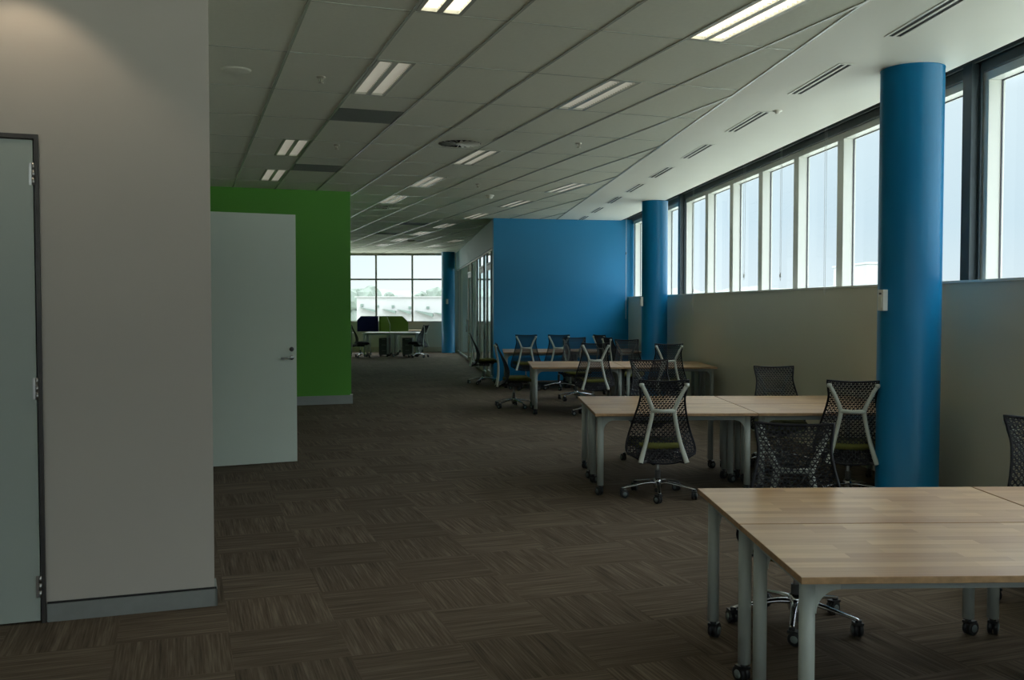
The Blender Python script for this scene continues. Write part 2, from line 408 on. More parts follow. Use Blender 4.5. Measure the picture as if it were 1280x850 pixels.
# back wall behind the camera: large windows as at the far end, unseen, added to light the left wall
def big_window_wall(name, y0, y1, face, xa, xb, xs, sill, tr, n0, piers=()):
    b = MB(); b.box(xa, xb, y0, y1, 0, sill - 0.001); b.box(xa, xb, y0, y1, CEIL - 0.03, CEIL + 0.3)
    for pa, pb in piers: b.box(pa, pb, y0 - .02, y1, 0, CEIL + .02)
    struct(b.build(name, 'wall_far'))
    ym = (y0 + y1) / 2
    for k in range(len(xs) - 1):
        if any(pa - .01 <= xs[k] and xs[k + 1] <= pb + .01 for pa, pb in piers): continue
        g = MB(); g.box(xs[k] + .03, xs[k + 1] - .03, ym - .004, ym + .004, sill + 0.04, CEIL - 0.05)
        win = struct(g.build('window_%d' % (n0 + k), 'glass_far'))
        f = MB(); f.box(xs[k] + .0005, xs[k] + .03, ym - .04, ym + .04, sill, CEIL - 0.031); f.box(xs[k + 1] - .03, xs[k + 1] - .0005, ym - .04, ym + .04, sill, CEIL - 0.031)
        f.box(xs[k] + .03, xs[k + 1] - .03, ym - .04, ym + .04, sill, sill + 0.04); f.box(xs[k] + .03, xs[k + 1] - .03, ym - .04, ym + .04, CEIL - .085, CEIL - 0.031)
        f.box(xs[k] + .03, xs[k + 1] - .03, ym - .04, ym + .04, tr - .03, tr + .03)
        f.build('window_frame', 'grey_frame', win)
big_window_wall('wall_far', FARY, FARY + 0.2, FARY, -12.5, 2.4, [-12.704 + 1.303 * k for k in range(9)] + [-1.25, -.05, 1.15, 2.35], 1.06, 2.60, 41, ((-2.28, -1.25),))
big_window_wall('wall_back', -5.2, -5.0, -5.0, -7.2, 6.4, [-7.0 + 1.3 * k for k in range(11)], 0.9, 2.60, 61)
b = MB(); b.box(-9.5, -2.0, FARY - 0.02, FARY - 0.001, 0, 0.17); struct(b.build('baseboard_far', 'stile'))
# left closure beside the camera
b = MB(); b.box(-6.2, -6.0, -5.0, 4.2, 0, CEIL + .02); struct(b.build('wall_near_left', 'wall_warm'))

# glazed partition between blue wall and far end
GL0 = Vector((-0.40, 20.70)); GL1 = Vector((-2.0, FARY))
gd = (GL1 - GL0); glen = gd.length; ga = math.atan2(gd.y, gd.x) - math.pi / 2    # local +Y runs along it, +X into the glazed room
b = MB(); b.box(0, 0.12, 0.22, glen, 2.925, CEIL + 0.02)
struct(b.build('wall_partition_head', 'bulkhead', loc=(GL0.x, GL0.y, 0), rz=ga))
zc = lambda Y: (Y - 20.7) / math.cos(ga)
bays = [(20.93, 21.7, 'g'), (21.7, 22.8, 'd'), (22.8, 23.6, 'g'), (23.6, 24.8, 'd'), (24.8, 25.7, 'g'), (25.7, 27.6, 'g'), (27.6, 28.95, 'd'), (28.95, 33.0, 'g'), (33.0, 34.15, 'g')]
for k, (ya, yb, kind) in enumerate(bays):
    a, c = zc(ya), zc(yb)
    if kind == 'g':
        g = MB(); g.box(0.055, 0.063, a + .03, c - .03, 0.06, 2.89)
        w = struct(g.build('window_%d' % (80 + k), 'glass_part', loc=(GL0.x, GL0.y, 0), rz=ga))
    else:
        g = MB(); g.box(0.04, 0.075, a + .04, c - .04, 0.01, 2.60)
        # glazed door leaf: stiles and rails around the pane
        g.bm.clear(); g.mats = []
        g.box(0.04, 0.072, a + .04, a + .15, 0.01, 2.60); g.box(0.04, 0.072, c - .15, c - .04, 0.01, 2.60)
        g.box(0.04, 0.072, a + .15, c - .15, 0.01, 0.13); g.box(0.04, 0.072, a + .15, c - .15, 2.48, 2.60)
        w = struct(g.build('door_%d' % (3 + k), 'stile', loc=(GL0.x, GL0.y, 0), rz=ga))
        p = MB(); p.box(0.05, 0.058, a + .15, c - .15, 0.13, 2.48); p.build('pane', 'glass_part', w)
        hnd = MB(); hnd.cyl((-0.02, c - .09, .85), (-0.02, c - .09, 1.25), .012, m=''); hnd.cyl((-0.02, c - .09, .9), (0.03, c - .09, .9), .008, m=''); hnd.cyl((-0.02, c - .09, 1.2), (0.03, c - .09, 1.2), .008, m='')
        hnd.build('door_handle', 'chrome', w)
    f = MB(); f.box(0.03, 0.082, a, a + .03, 0, 2.924); f.box(0.03, 0.082, c - .03, c - 0.001, 0, 2.924)
    f.box(0.03, 0.082, a + .03, c - .03, 2.89, 2.924)
    if kind == 'g': f.box(0.03, 0.082, a + .03, c - .03, 0, 0.06)
    else: f.box(0.03, 0.082, a + .03, c - .03, 2.61, 2.65)
    f.build('window_frame' if kind == 'g' else 'door_frame', 'grey_frame', w)

# ------------------------------------------------------------------ ceiling
c0, d0, CW, DL = 0.10, 6.10, 0.66, 1.265
ROW = lambda k: d0 + DL * k
lights = [  # (cross start, depth row)
    (1.435, -1), (1.435, 1), (1.095, 4), (1.095, 6), (3.40, -1), (3.40, 1), (3.40, 4), (3.40, 6), (3.40, 8),
    (5.71, 6), (5.71, 8), (5.71, 10), (5.71, 12), (5.71, 14), (5.71, 16), (5.71, 18), (7.36, 16), (7.36, 18),
    (3.40, -4), (-1.8, -4), (-1.8, -7)]
holes = {}
LWD = 0.312
for cr, k in lights: holes[(round((cr + LWD / 2 - c0 - CW / 2) / CW), k)] = (cr, cr + LWD)
b = MB()
for i in range(-16, 22):
    for k in range(-11, 24):
        x0, x1, y0, y1 = c0 + CW * i, c0 + CW * (i + 1), ROW(k), ROW(k + 1)
        segs = [(x0, x1)]
        if (i, k) in holes:
            ha, hb = holes[(i, k)]
            segs = [q for q in ((x0, max(x0, ha)), (min(x1, hb), x1)) if q[1] - q[0] > 0.005]
            for (ya, yb) in ((y0, y0 + .012), (y1 - .012, y1)):
                b.add([(ha, ya, CEIL), (hb, ya, CEIL), (hb, yb, CEIL), (ha, yb, CEIL)], [(0, 3, 2, 1)])
        for xa, xb in segs: b.add([(xa, y0, CEIL), (xb, y0, CEIL), (xb, y1, CEIL), (xa, y1, CEIL)], [(0, 3, 2, 1)])
def cut(bm, world_rz, normal_w, point_w):
    """drop what lies on the +normal side of a vertical plane given in world coordinates"""
    rot = Matrix.Rotation(-world_rz, 3, 'Z')
    bmesh.ops.bisect_plane(bm, geom=bm.verts[:] + bm.edges[:] + bm.faces[:], plane_co=rot @ Vector(point_w), plane_no=rot @ Vector(normal_w), clear_outer=True)
wn_ = Vector((math.cos(WIN), math.sin(WIN), 0))
JOINT = 2.712
def trim(bm):
    cut(bm, GRID, wn_, wn_ * JOINT)
    cut(bm, GRID, Vector((0, 1, 0)), Vector((0, FARY + .1, 0)))
    cut(bm, GRID, Vector((0, -1, 0)), Vector((0, -5.1, 0)))
    cut(bm, GRID, Vector((-1, 0, 0)), Vector((-12.6, 0, 0)))
trim(b.bm)
ceil = struct(b.build('ceiling', 'tile', rz=GRID))
b = MB()
for i in range(-16, 23):
    x = c0 + CW * i; b.box(x - .010, x + .010, ROW(-11), ROW(24), CEIL - .007, CEIL - .0005)
for k in range(-11, 25):
    y = ROW(k)
    for i in range(-16, 22):
        b.box(c0 + CW * i + .010, c0 + CW * (i + 1) - .010, y - .005, y + .005, CEIL - .004, CEIL - .0005)
trim(b.bm)
g = b.build('ceiling_bars', 'tbar'); g.parent = ceil
# plaster strip beside the windows
b = MB(); b.box(JOINT + .006, 4.18, AL0, 35.0, CEIL, CEIL + 0.06)
pl = struct(b.build('ceiling_plaster', 'plaster', rz=WIN))
b = MB(); b.box(JOINT - .012, JOINT + .010, AL0, 35.0, CEIL - .006, CEIL - .0005); pe = b.build('edge_bar', 'tbar', pl)
b = MB(); b.box(JOINT - .005, JOINT + .005, AL0, 35.0, CEIL + .001, CEIL + .02); b.build('joint_cover', 'gap_shade', pl)
b = MB(); b.prism([(-13, -6), tuple(ww(4.75, -6.4).xy), tuple(ww(4.75, 34.9).xy), (-13, 35.2)], 4.0, 4.2)
struct(b.build('ceiling_slab', 'wall_far'))  # unseen slab above the ceiling, added to block the sky

# recessed twin louvre lights
def make_light(lamp='lamp'):
    root = empty('ceiling_light')
    h = MB(); L = DL - .024; z = CEIL
    W_ = LWD
    def ring(x0, x1, y0, y1, t, za, zb):
        h.box(x0, x1, y0, y0 + t, za, zb); h.box(x0, x1, y1 - t, y1, za, zb); h.box(x0, x0 + t, y0 + t, y1 - t, za, zb); h.box(x1 - t, x1, y0 + t, y1 - t, za, zb)
    ring(0.002, W_ - .002, 0.002, L - .002, .028, -0.004, 0.07)
    h.box(W_ / 2 - .022, W_ / 2 + .022, .03, L - .03, -0.003, 0.07)
    h.box(0.002, W_ - .002, 0.002, L - .002, 0.0705, 0.075)
    h.build('housing', 'tbar', root)
    for s in (0, 1):
        x0 = .030 if s == 0 else W_ / 2 + .022; x1 = W_ / 2 - .022 if s == 0 else W_ - .030
        r = MB(); r.add([(x0 + .001, .031, .066), (x1 - .001, .031, .066), (x1 - .001, L - .031, .066), (x0 + .001, L - .031, .066)], [(0, 1, 2, 3)])
        r.build('reflector', lamp, root)
        lv = MB(); n = 24
        for k in range(1, n):
            y = .03 + (L - .06) * k / n; lv.box(x0, x1, y - .0012, y + .0012, 0.003, .042)
        lv.build('louvre', 'louvre', root)
    return root
LL = ['twin louvre ceiling light nearest the camera, cut by the top edge',
      'ceiling light above the open white door, nearer the camera than the grey vent tile',
      'small ceiling light near the green wall, nearer of the pair there',
      'small ceiling light closest to the green wall top',
      'bright long louvre ceiling light near the plaster ceiling, top right',
      'twin louvre ceiling light in mid ceiling, second in the middle row',
      'ceiling light just beyond the round swirl diffuser',
      'ceiling light next beyond the one at the round diffuser',
      'ceiling light next to the distant round diffuser',
      'ceiling light nearest the camera in the row that runs over the blue wall corner',
      'second ceiling light of the row that runs over the blue wall corner',
      'third ceiling light of the row, just left of the blue wall top corner',
      'ceiling light in the aisle past the blue wall corner, nearest of those',
      'ceiling light in the aisle past the blue wall corner, second of those',
      'ceiling light in the aisle past the blue wall corner, third of those',
      'ceiling light in the aisle nearest the far window, left row',
      'ceiling light beside the glazed partition bulkhead, nearer one',
      'ceiling light beside the glazed partition bulkhead, farther one',
      'ceiling light behind the camera over the entry',
      'ceiling light behind the camera near the side wall', 'ceiling light at the back windows behind the camera']
pl_ = make_light(); pb_ = make_light('lamp_bright'); pb_used = False
for k, (cr, rw) in enumerate(lights):
    if rw < 0: o = copy_tree(pb_) if pb_used else pb_; pb_used = True      # the near row is switched on
    else: o = pl_ if k == 1 else copy_tree(pl_)
    o.location = gw(cr, ROW(rw) + .012, CEIL); o.rotation_euler.z = GRID
    tag(o, LL[k], 'ceiling light', 'recessed twin louvre lights')

# downlight that washes the top of the left wall beside the door
dn = empty('downlight', gw(-0.78, 5.04, CEIL - .0075), GRID)
b = MB(); b.lathe([(.040, -.002), (.052, -.006), (.058, -.004), (.060, 0)], n=32); b.build('trim_ring', 'plastic_white', dn)
b = MB(); b.lathe([(0, -.0012), (.040, -.002)], n=32); b.build('lens', 'lamp_bright', dn)
tag(dn, 'round downlight above the left door, washing the wall top with warm light', 'downlight')
sp_ = bpy.data.lights.new('downlight_beam', 'SPOT'); sp_.energy = 7; sp_.color = (1.0, .78, .55); sp_.spot_size = R(100); sp_.spot_blend = .35; sp_.shadow_soft_size = .035
so = bpy.data.objects.new('downlight_beam', sp_); C.objects.link(so); so.parent = dn; so.location = (0, 0, -.045)
# slot diffusers in the plaster strip
ends = [6.57, 8.40, 10.25, 12.14, 13.98, 15.77, 17.50, 19.30, 20.98]
def make_slot():
    root = empty('slot_diffuser')
    f = MB(); W2, L2 = .135, 1.08
    for x0, x1 in ((0, .022), (.056, .078), (.112, .135)): f.box(x0, x1, 0, L2, -.005, -.0005, bev=.0015)
    f.box(0.022, .056, 0, .015, -.005, -.0005); f.box(.078, .112, 0, .015, -.005, -.0005); f.box(0.022, .056, L2 - .015, L2, -.005, -.0005); f.box(.078, .112, L2 - .015, L2, -.005, -.0005)
    f.build('frame', 'plastic_white', root)
    for x in (.022, .078):
        s = MB(); s.box(x + .0005, x + .0335, .015, L2 - .015, -.0018, -.0004); s.build('slot', 'gap_shade', root)  # flat dark plates stand in for the shade within the slots
    return root
SL = ['slot air diffuser at the top right edge, nearest the camera', 'slot air diffuser left of the near blue column top',
      'third slot air diffuser, beside a small knob on the plaster ceiling', 'fourth slot air diffuser along the plaster ceiling',
      'fifth slot air diffuser, above and left of the second blue column', 'sixth slot air diffuser, left of the second blue column top',
      'seventh slot air diffuser, third from the blue wall', 'eighth slot air diffuser, second from the blue wall', 'slot air diffuser touching the blue wall top']
ps = make_slot()
for k, e in enumerate(ends):
    o = ps if k == 0 else copy_tree(ps)
    o.location = ww(3.19, e - 1.08 if k < 8 else 20.1 - .02, CEIL); o.rotation_euler.z = WIN
    if k == 8: o.location = ww(3.19, 19.98, CEIL)
    tag(o, SL[k], 'air vent', 'slot diffusers in the plaster ceiling')
def simple_ceiling(name, cr, dp, shape, m, label, cat, group=None):
    b = MB(); shape(b); o = b.build(name, m, loc=gw(cr, dp, CEIL), rz=GRID); tag(o, label, cat, group); return o
k_ = MB(); k_.lathe([(0, -.03), (.02, -.03), (.024, -.012), (.045, -.008), (.045, 0)], n=16)
tag(k_.build('ceiling_sensor', 'plastic_white', loc=ww(3.36, 9.12, CEIL)), 'small knob sensor at the far end of the third slot diffuser', 'sensor')

# grey perforated return tiles
for cr, dp, lab in ((1.435, 9.262, 'dark grey vent tile nearest the camera, beyond the second light'), (1.435, 13.055, 'faint grey vent tile near the green wall'),
                    (4.735, 21.30, 'dark grey vent tile beyond the blue wall corner, nearer one'), (4.735, 24.46, 'dark grey vent tile beyond the blue wall corner, farther one')):
    b = MB(); b.box(0, .63, 0, .615, -.0055, -.0005)
    for q in range(1, 12): b.box(.02, .61, q * .05, q * .05 + .012, -.008, -.0055)
    tag(b.build('vent_tile', 'vent_grey', loc=gw(cr, dp, CEIL), rz=GRID), lab, 'air vent', 'grey ceiling vent tiles')

# round swirl diffusers
def swirl(cr, dp, label):
    root = empty('swirl_diffuser', gw(cr, dp, CEIL), GRID)
    p = MB(); n = 40; r0 = .25; q = .315
    for k in range(n):
        a0, a1 = 2 * math.pi * k / n, 2 * math.pi * (k + 1) / n
        def sq(a):
            s = q / max(abs(math.cos(a)), abs(math.sin(a))); return (s * math.cos(a), s * math.sin(a))
        p.add([(r0 * math.cos(a0), r0 * math.sin(a0), -.008), (r0 * math.cos(a1), r0 * math.sin(a1), -.008), (*sq(a1), -.008), (*sq(a0), -.008)], [(0, 1, 2, 3)])
    p.build('face_plate', 'tile', root)
    d_ = MB(); d_.lathe([(0, -.0025), (.25, -.0025), (.251, -.008)], n=32); d_.build('cavity', 'gap_shade', root)
    v = MB()
    for k in range(20):
        a = 2 * math.pi * k / 20; ca, sa = math.cos(a), math.sin(a)
        v.add([(.05 * ca, .05 * sa, -.004), (.245 * math.cos(a + .10), .245 * math.sin(a + .10), -.004), (.245 * math.cos(a + .22), .245 * math.sin(a + .22), -.018), (.05 * math.cos(a + .3), .05 * math.sin(a + .3), -.016)], [(0, 1, 2, 3)])
    v.lathe([(0, -.02), (.045, -.02), (.055, -.004)], n=20)
    v.build('vanes', 'plastic_white', root)
    tag(root, label, 'air vent', 'round swirl diffusers')
swirl(3.07, 10.80, 'round swirl air diffuser in the middle of the tiled ceiling')
swirl(3.73, 18.15, 'small distant round swirl diffuser near the green wall edge')
swirl(6.37, 27.1, 'farthest round swirl diffuser near the far windows')
# sprinklers, speaker disc, smoke dome
def sprinkler(cr, dp, label):
    b = MB(); b.lathe([(0, -.012), (.035, -.010), (.038, 0)], n=20); b.cyl((0, 0, -.01), (0, 0, -.05), .007, m='', n=8)
    b.sweep([((-.016, 0, -.012), .0035), ((-.018, 0, -.03), .0035), ((0, 0, -.05), .0035)], n=6); b.sweep([((.016, 0, -.012), .0035), ((.018, 0, -.03), .0035), ((0, 0, -.05), .0035)], n=6)
    b.lathe([(0, -.052), (.024, -.052), (.024, -.049), (0, -.049)], n=16)
    o = b.build('sprinkler', 'brass', loc=gw(cr, dp, CEIL - .0005)); tag(o, label, 'sprinkler', 'ceiling sprinklers')
sprinkler(1.10, 8.08, 'ceiling sprinkler left of the second louvre light')
sprinkler(1.73, 11.39, 'ceiling sprinkler below the near grey vent tile')
sprinkler(4.39, 10.36, 'ceiling sprinkler in the bright tiles right of the round diffuser')
sprinkler(4.36, 14.30, 'farthest ceiling sprinkler, above the blue wall corner')
b = MB(); b.lathe([(0, -.012), (.10, -.011), (.115, -.006), (.12, 0)], n=32)
tag(b.build('ceiling_speaker', 'tile', loc=gw(.42, 8.06, CEIL - .0005)), 'round flush disc on the darkest ceiling tile above the green wall', 'speaker')
b = MB(); b.lathe([(0, -.062), (.035, -.058), (.055, -.04), (.06, -.02), (.075, -.018), (.075, 0)], n=24)
tag(b.build('smoke_detector', 'plastic_white', loc=gw(4.99, 15.67, CEIL - .0005)), 'small domed smoke detector on the ceiling before the blue wall corner', 'smoke detector')

# ------------------------------------------------------------------ blue columns
def column(x, y, r, label, m='blue_col'):
    b = MB(); n = 64
    b.lathe([(r + .004, 0.0), (r + .004, .02), (r, .022), (r, CEIL - .012), (r + .003, CEIL - .01), (r + .003, CEIL - .001)], n=n)
    o = b.build('column', m, loc=(x, y, 0.0)); tag(o, label, 'column', 'round blue columns')
    return o
column(3.235, 7.76, .243, 'large round blue column nearest the camera, right of the tables')
column(2.605, 17.42, .235, 'round blue column in front of the blue wall')
column(-2.245, 33.55, .235, 'distant blue column beside the far window')
def wall_box(x, y, z, ang, label):
    b = MB(); b.box(-.035, .035, -.04, 0.012, -.085, .085, 'plastic_white', bev=.004); b.box(-.02, .02, -.046, -.0405, -.06, .03, 'tile'); b.box(-.012, .012, -.044, -.0405, .045, .06, 'pedestal')
    o = b.build('wall_switch', 'plastic_white', loc=(x, y, z), rz=ang); tag(o, label, 'switch', 'white boxes on the columns')
def on_col(cx, cy, r, az, z, label):
    wall_box(cx + math.sin(az) * r, cy - math.cos(az) * r, z, az, label)
on_col(3.235, 7.76, .243, R(-72), 1.68, 'small white switch box on the left side of the near blue column')
on_col(2.605, 17.42, .235, R(-78), 1.72, 'small cream switch box on the left side of the second blue column')
on_col(-2.245, 33.55, .235, R(-5), 1.80, 'tiny white control panel on the distant blue column')

# ------------------------------------------------------------------ blind cords
def blind_cord(al, cr, zb, label, gap=.05, ztog=None):
    root = empty('blind_cord', ww(cr, al, 3.6), WIN)
    c_ = MB()
    L = 3.6 - zb
    c_.sweep([((0, -gap / 2, .0), .0022), ((0, -gap / 2, -L * .5), .0022), ((.0, -gap / 2 * .7, -L + .03), .0022), ((0, 0, -L), .0022), ((0, gap / 2 * .7, -L + .03), .0022), ((0, gap / 2, -L * .5), .0022), ((0, gap / 2, 0), .0022)], n=6)
    c_.build('cord', 'cord', root)
    if ztog:
        t = MB(); t.lathe([(0, -.03), (.010, -.028), (.013, .0), (.006, .03), (0, .032)], c=(0, 0, ztog - 3.6), n=12); t.build('toggle', 'steel_dark' if al > 20 else 'cord', root)
    tag(root, label, 'blind cord', 'cords hanging from the window blinds')
for al, cr, zb, zt, lab in ((8.96, 4.33, 1.72, None, 'looped blind cord just left of the near blue column'),
                       (10.25, 4.33, 1.76, None, 'looped blind cord at the second window left of the near column'),
                       (11.60, 4.33, 1.95, 2.02, 'blind cord with toggle, third window from the near column'),
                       (13.0, 4.33, 2.0, 2.06, 'blind cord with toggle in the middle of the window row'),
                       (15.6, 4.33, 1.5, 1.9, 'blind cord with toggle near the second blue column'),
                       (20.75, 4.25, 1.35, 2.80, 'long cord with dark toggle hanging before the blue wall edge')):
    blind_cord(al, cr, zb, lab, .045 if al < 12 else .07, zt)

# ------------------------------------------------------------------ tables
TL, TD, TZ = 1.392, 0.786, 0.72
def make_caster(parent, x, y, ang, name='caster', r=.036):
    b = MB()
    b.cyl((0, 0, .088), (0, 0, .066), .016, m='wheel', n=12)
    ox = .018
    for s in (-1, 1):
        b.lathe([(0, 0), (r, 0), (r, .016), (r * .9, .019), (r * .55, .019)], n=20, m='wheel')
        b.lathe([(r * .55, .0185), (r * .5, .022), (0, .022)], n=20, m='wheel_hub')
        vs = b.bm.verts[:]
        for v in vs:
            if not v.tag and not (abs(v.co.z - .088) < .03 and v.co.xy.length < .017 and v.co.z > .06):
                zz = v.co.z
                v.co = Vector((ox + v.co.x, s * (zz + .004), r + .0015 + v.co.y)); 
        for v in vs: v.tag = True
    b.box(ox - .02, ox + .02, -.003, .003, .03, .07, 'wheel')
    b.prism([(-.016, -.022), (ox + .018, -.022), (ox + .018, .022), (-.016, .022)], .062, .074, 'wheel')
    o = b.build(name, 'wheel', parent, (x, y, 0), ang)
    return o
def make_table():
    root = empty('table')
    t = MB(); t.box(0.003, TL - .003, 0.003, TD - .003, TZ - .024, TZ - .0012, 'wood_edge', bev=.0015)
    t.box(0.004, TL - .004, 0.004, TD - .004, TZ - .0012, TZ, 'wood')
    t.build('tabletop', 'wood', root)
    f = MB(); z1 = TZ - .0245; z0 = z1 - .045
    iy = .10; ix = .06
    f.box(ix, TL - ix, iy, iy + .025, z0, z1); f.box(ix, TL - ix, TD - iy - .025, TD - iy, z0, z1)
    f.box(ix - .012, ix + .012, iy + .025, TD - iy - .025, z0, z1); f.box(TL - ix - .012, TL - ix + .012, iy + .025, TD - iy - .025, z0, z1)
    f.build('frame', 'rail', root)
    for lx, sx in ((ix, 1), (TL - ix, -1)):
        for ly in (iy + .012, TD - iy - .012):
            g = MB(); g.cyl((lx, ly, .088), (lx, ly, z1 - .001), .0275, m='', n=24)
            # curved gusset to the rail
            n = 9; r = .085; x0 = lx + sx * .02; ztop = z0
            vs = []; 
            arc = [(x0 + sx * (.008 + r - r * math.cos(math.pi / 2 * k / n)), ztop - r + r * math.sin(math.pi / 2 * k / n)) for k in range(n + 1)]
            poly = [(x0, ztop - r)] + arc + [(arc[-1][0], ztop + .02), (x0, ztop + .02)]
            m4 = len(poly)
            vs = [(px, ly - .0135, pz) for px, pz in poly] + [(px, ly + .0135, pz) for px, pz in poly]
            fs = [(i, (i + 1) % m4, m4 + (i + 1) % m4, m4 + i) for i in range(m4)]
            g.add(vs, fs, '')
            for side in (0, m4):   # fan of quads/tris from the top corner
                top = side + m4 - 1
                for k in range(0, m4 - 2): g.add([vs[top], vs[side + k], vs[side + k + 1]], [(0, 1, 2)], '')
            leg = g.build('leg', 'leg', root)
            make_caster(leg, lx, ly, random.uniform(0, 6.28))
    return root
pt = make_table()
first = True
def place_table(x, y, rz, label, group):
    global first
    o = pt if first else copy_tree(pt); first = False
    o.location = (x, y, 0); o.rotation_euler.z = rz
    tag(o, label, 'table', group)
def table_block(x, y, rz, spec, group):
    rz = R(rz)
    for (i, j, lab) in spec:
        px, py = i * (TL + .004), j * (TD + .004)
        place_table(x + px * math.cos(rz) - py * math.sin(rz), y + px * math.sin(rz) + py * math.cos(rz), rz, lab, group)
table_block(.970, 3.165, 1.6, [(0, 0, 'light wood table nearest the camera, front of the foreground pair'),
                               (0, 1, 'light wood table directly behind the nearest one, left of the seam'),
                               (1, 1, 'light wood table cut by the right edge in the foreground')], 'foreground wood tables')
table_block(.705, 8.05, 1.5, [(0, 0, 'front left table of the middle block, chair with green seat at its front'), (1, 0, 'front right table of the middle block, reaching the near blue column'),
                            (0, 1, 'back left table of the middle block'), (1, 1, 'back right table of the middle block')], 'wood tables in the middle block')
table_block(.30, 14.18, 1.5, [(0, 0, 'front left table of the third block, beyond the middle block'), (1, 0, 'front right table of the third block, near the second blue column'),
                              (0, 1, 'back left table of the third block'), (1, 1, 'back right table of the third block')], 'wood tables in the third block')
table_block(-.17, 18.85, 1.5, [(0, 0, 'front left table of the farthest block at the blue wall'), (1, 0, 'front right table of the farthest block at the blue wall'),
                               (0, 1, 'back left table touching the blue wall'), (1, 1, 'back right table touching the blue wall')], 'wood tables at the blue wall')

# ------------------------------------------------------------------ mesh back task chair (sitter looks along +Y)
def lerp_tab(tab, z):
    for (za, a), (zb, c) in zip(tab, tab[1:]):
        if za >= z >= zb:
            t = (za - z) / (za - zb); t = t * t * (3 - 2 * t) if False else t
            return a + (c - a) * t
    return tab[-1][1] if z < tab[-1][0] else tab[0][1]
def cr_tab(tab, z):
    # monotone in z, catmull-rom value interpolation
    n = len(tab)
    for i in range(n - 1):
        if tab[i][0] >= z >= tab[i + 1][0]:
            t = (tab[i][0] - z) / (tab[i][0] - tab[i + 1][0])
            a, b_, c_, d_ = tab[max(i - 1, 0)][1], tab[i][1], tab[i + 1][1], tab[min(i + 2, n - 1)][1]
            return 0.5 * ((2 * b_) + (c_ - a) * t + (2 * a - 5 * b_ + 4 * c_ - d_) * t * t + (-a + 3 * b_ - 3 * c_ + d_) * t ** 3)
    return tab[-1][1]
W_TAB = [(1.02, .205), (.97, .196), (.90, .186), (.83, .194), (.75, .212), (.65, .238), (.55, .268), (.47, .290), (.42, .288), (.375, .255), (.335, .165)]
Y_TAB = [(1.02, -.285), (.95, -.262), (.85, -.222), (.75, -.180), (.65, -.152), (.55, -.142), (.47, -.160), (.40, -.205), (.335, -.262)]
def back_pt(s, z):
    w = cr_tab(W_TAB, z)
    y = cr_tab(Y_TAB, z)
    lumb = max(0, 1 - abs(z - .6) / .42)
    # bottom edge curves down in the middle, top edge is slightly raised at the corners
    zz = z + (.012 * s * s if z > .97 else 0) + (0.02 * s * s if z < .40 else 0)
    return Vector((s * w, y + .055 * lumb * s * s, zz))
def make_back():
    b = MB(); nu, nv = 13, 36
    zt, zb = 1.02, .335
    rows = []
    for j in range(nv + 1):
        z = zt + (zb - zt) * j / nv
        ss = [-1 + 2 * i / nu for i in range(nu + 1)] if j % 2 == 0 else [-1] + [-1 + 2 * (i + .5) / nu for i in range(nu)] + [1]
        rows.append([back_pt(s, z) for s in ss])
    def tri(a, c, d, j):
        t = j / nv
        hole = .69 if .08 < t < .62 else (.58 if t <= .08 else .56)
        cen = (a + c + d) / 3
        if hole < .05: b.add([a, c, d], [(0, 1, 2)], ''); return
        q = [cen + (p - cen) * hole for p in (a, c, d)]
        b.add([a, c, d] + q, [(0, 1, 4, 3), (1, 2, 5, 4), (2, 0, 3, 5)], '')
    for j in range(nv):
        E, O = (rows[j], rows[j + 1]) if j % 2 == 0 else (rows[j + 1], rows[j])
        for i in range(nu): tri(E[i], E[i + 1], O[i + 1], j)
        for i in range(nu + 1): tri(O[i], O[i + 1], E[i], j)
    o = b.build('backrest', 'mesh')
    md = o.modifiers.new('s', 'SOLIDIFY'); md.thickness = .006; md.offset = 0
    dg = bpy.context.evaluated_depsgraph_get(); me = bpy.data.meshes.new_from_object(o.evaluated_get(dg))
    # rim tube
    rim = MB()
    N = 30; path = []
    for k in range(N + 1): path.append(back_pt(-1, zt + (zb - zt) * k / N))
    for k in range(1, 12): path.append(back_pt(-1 + 2 * k / 12, zb))
    for k in range(N + 1): path.append(back_pt(1, zb + (zt - zb) * k / N))
    for k in range(1, 12): path.append(back_pt(1 - 2 * k / 12, zt))
    rim.sweep([(p, .0085) for p in path], n=8, close=True, up=(0, 1, 0))
    rim.bm.from_mesh(me)
    bpy.data.objects.remove(o)
    return rim
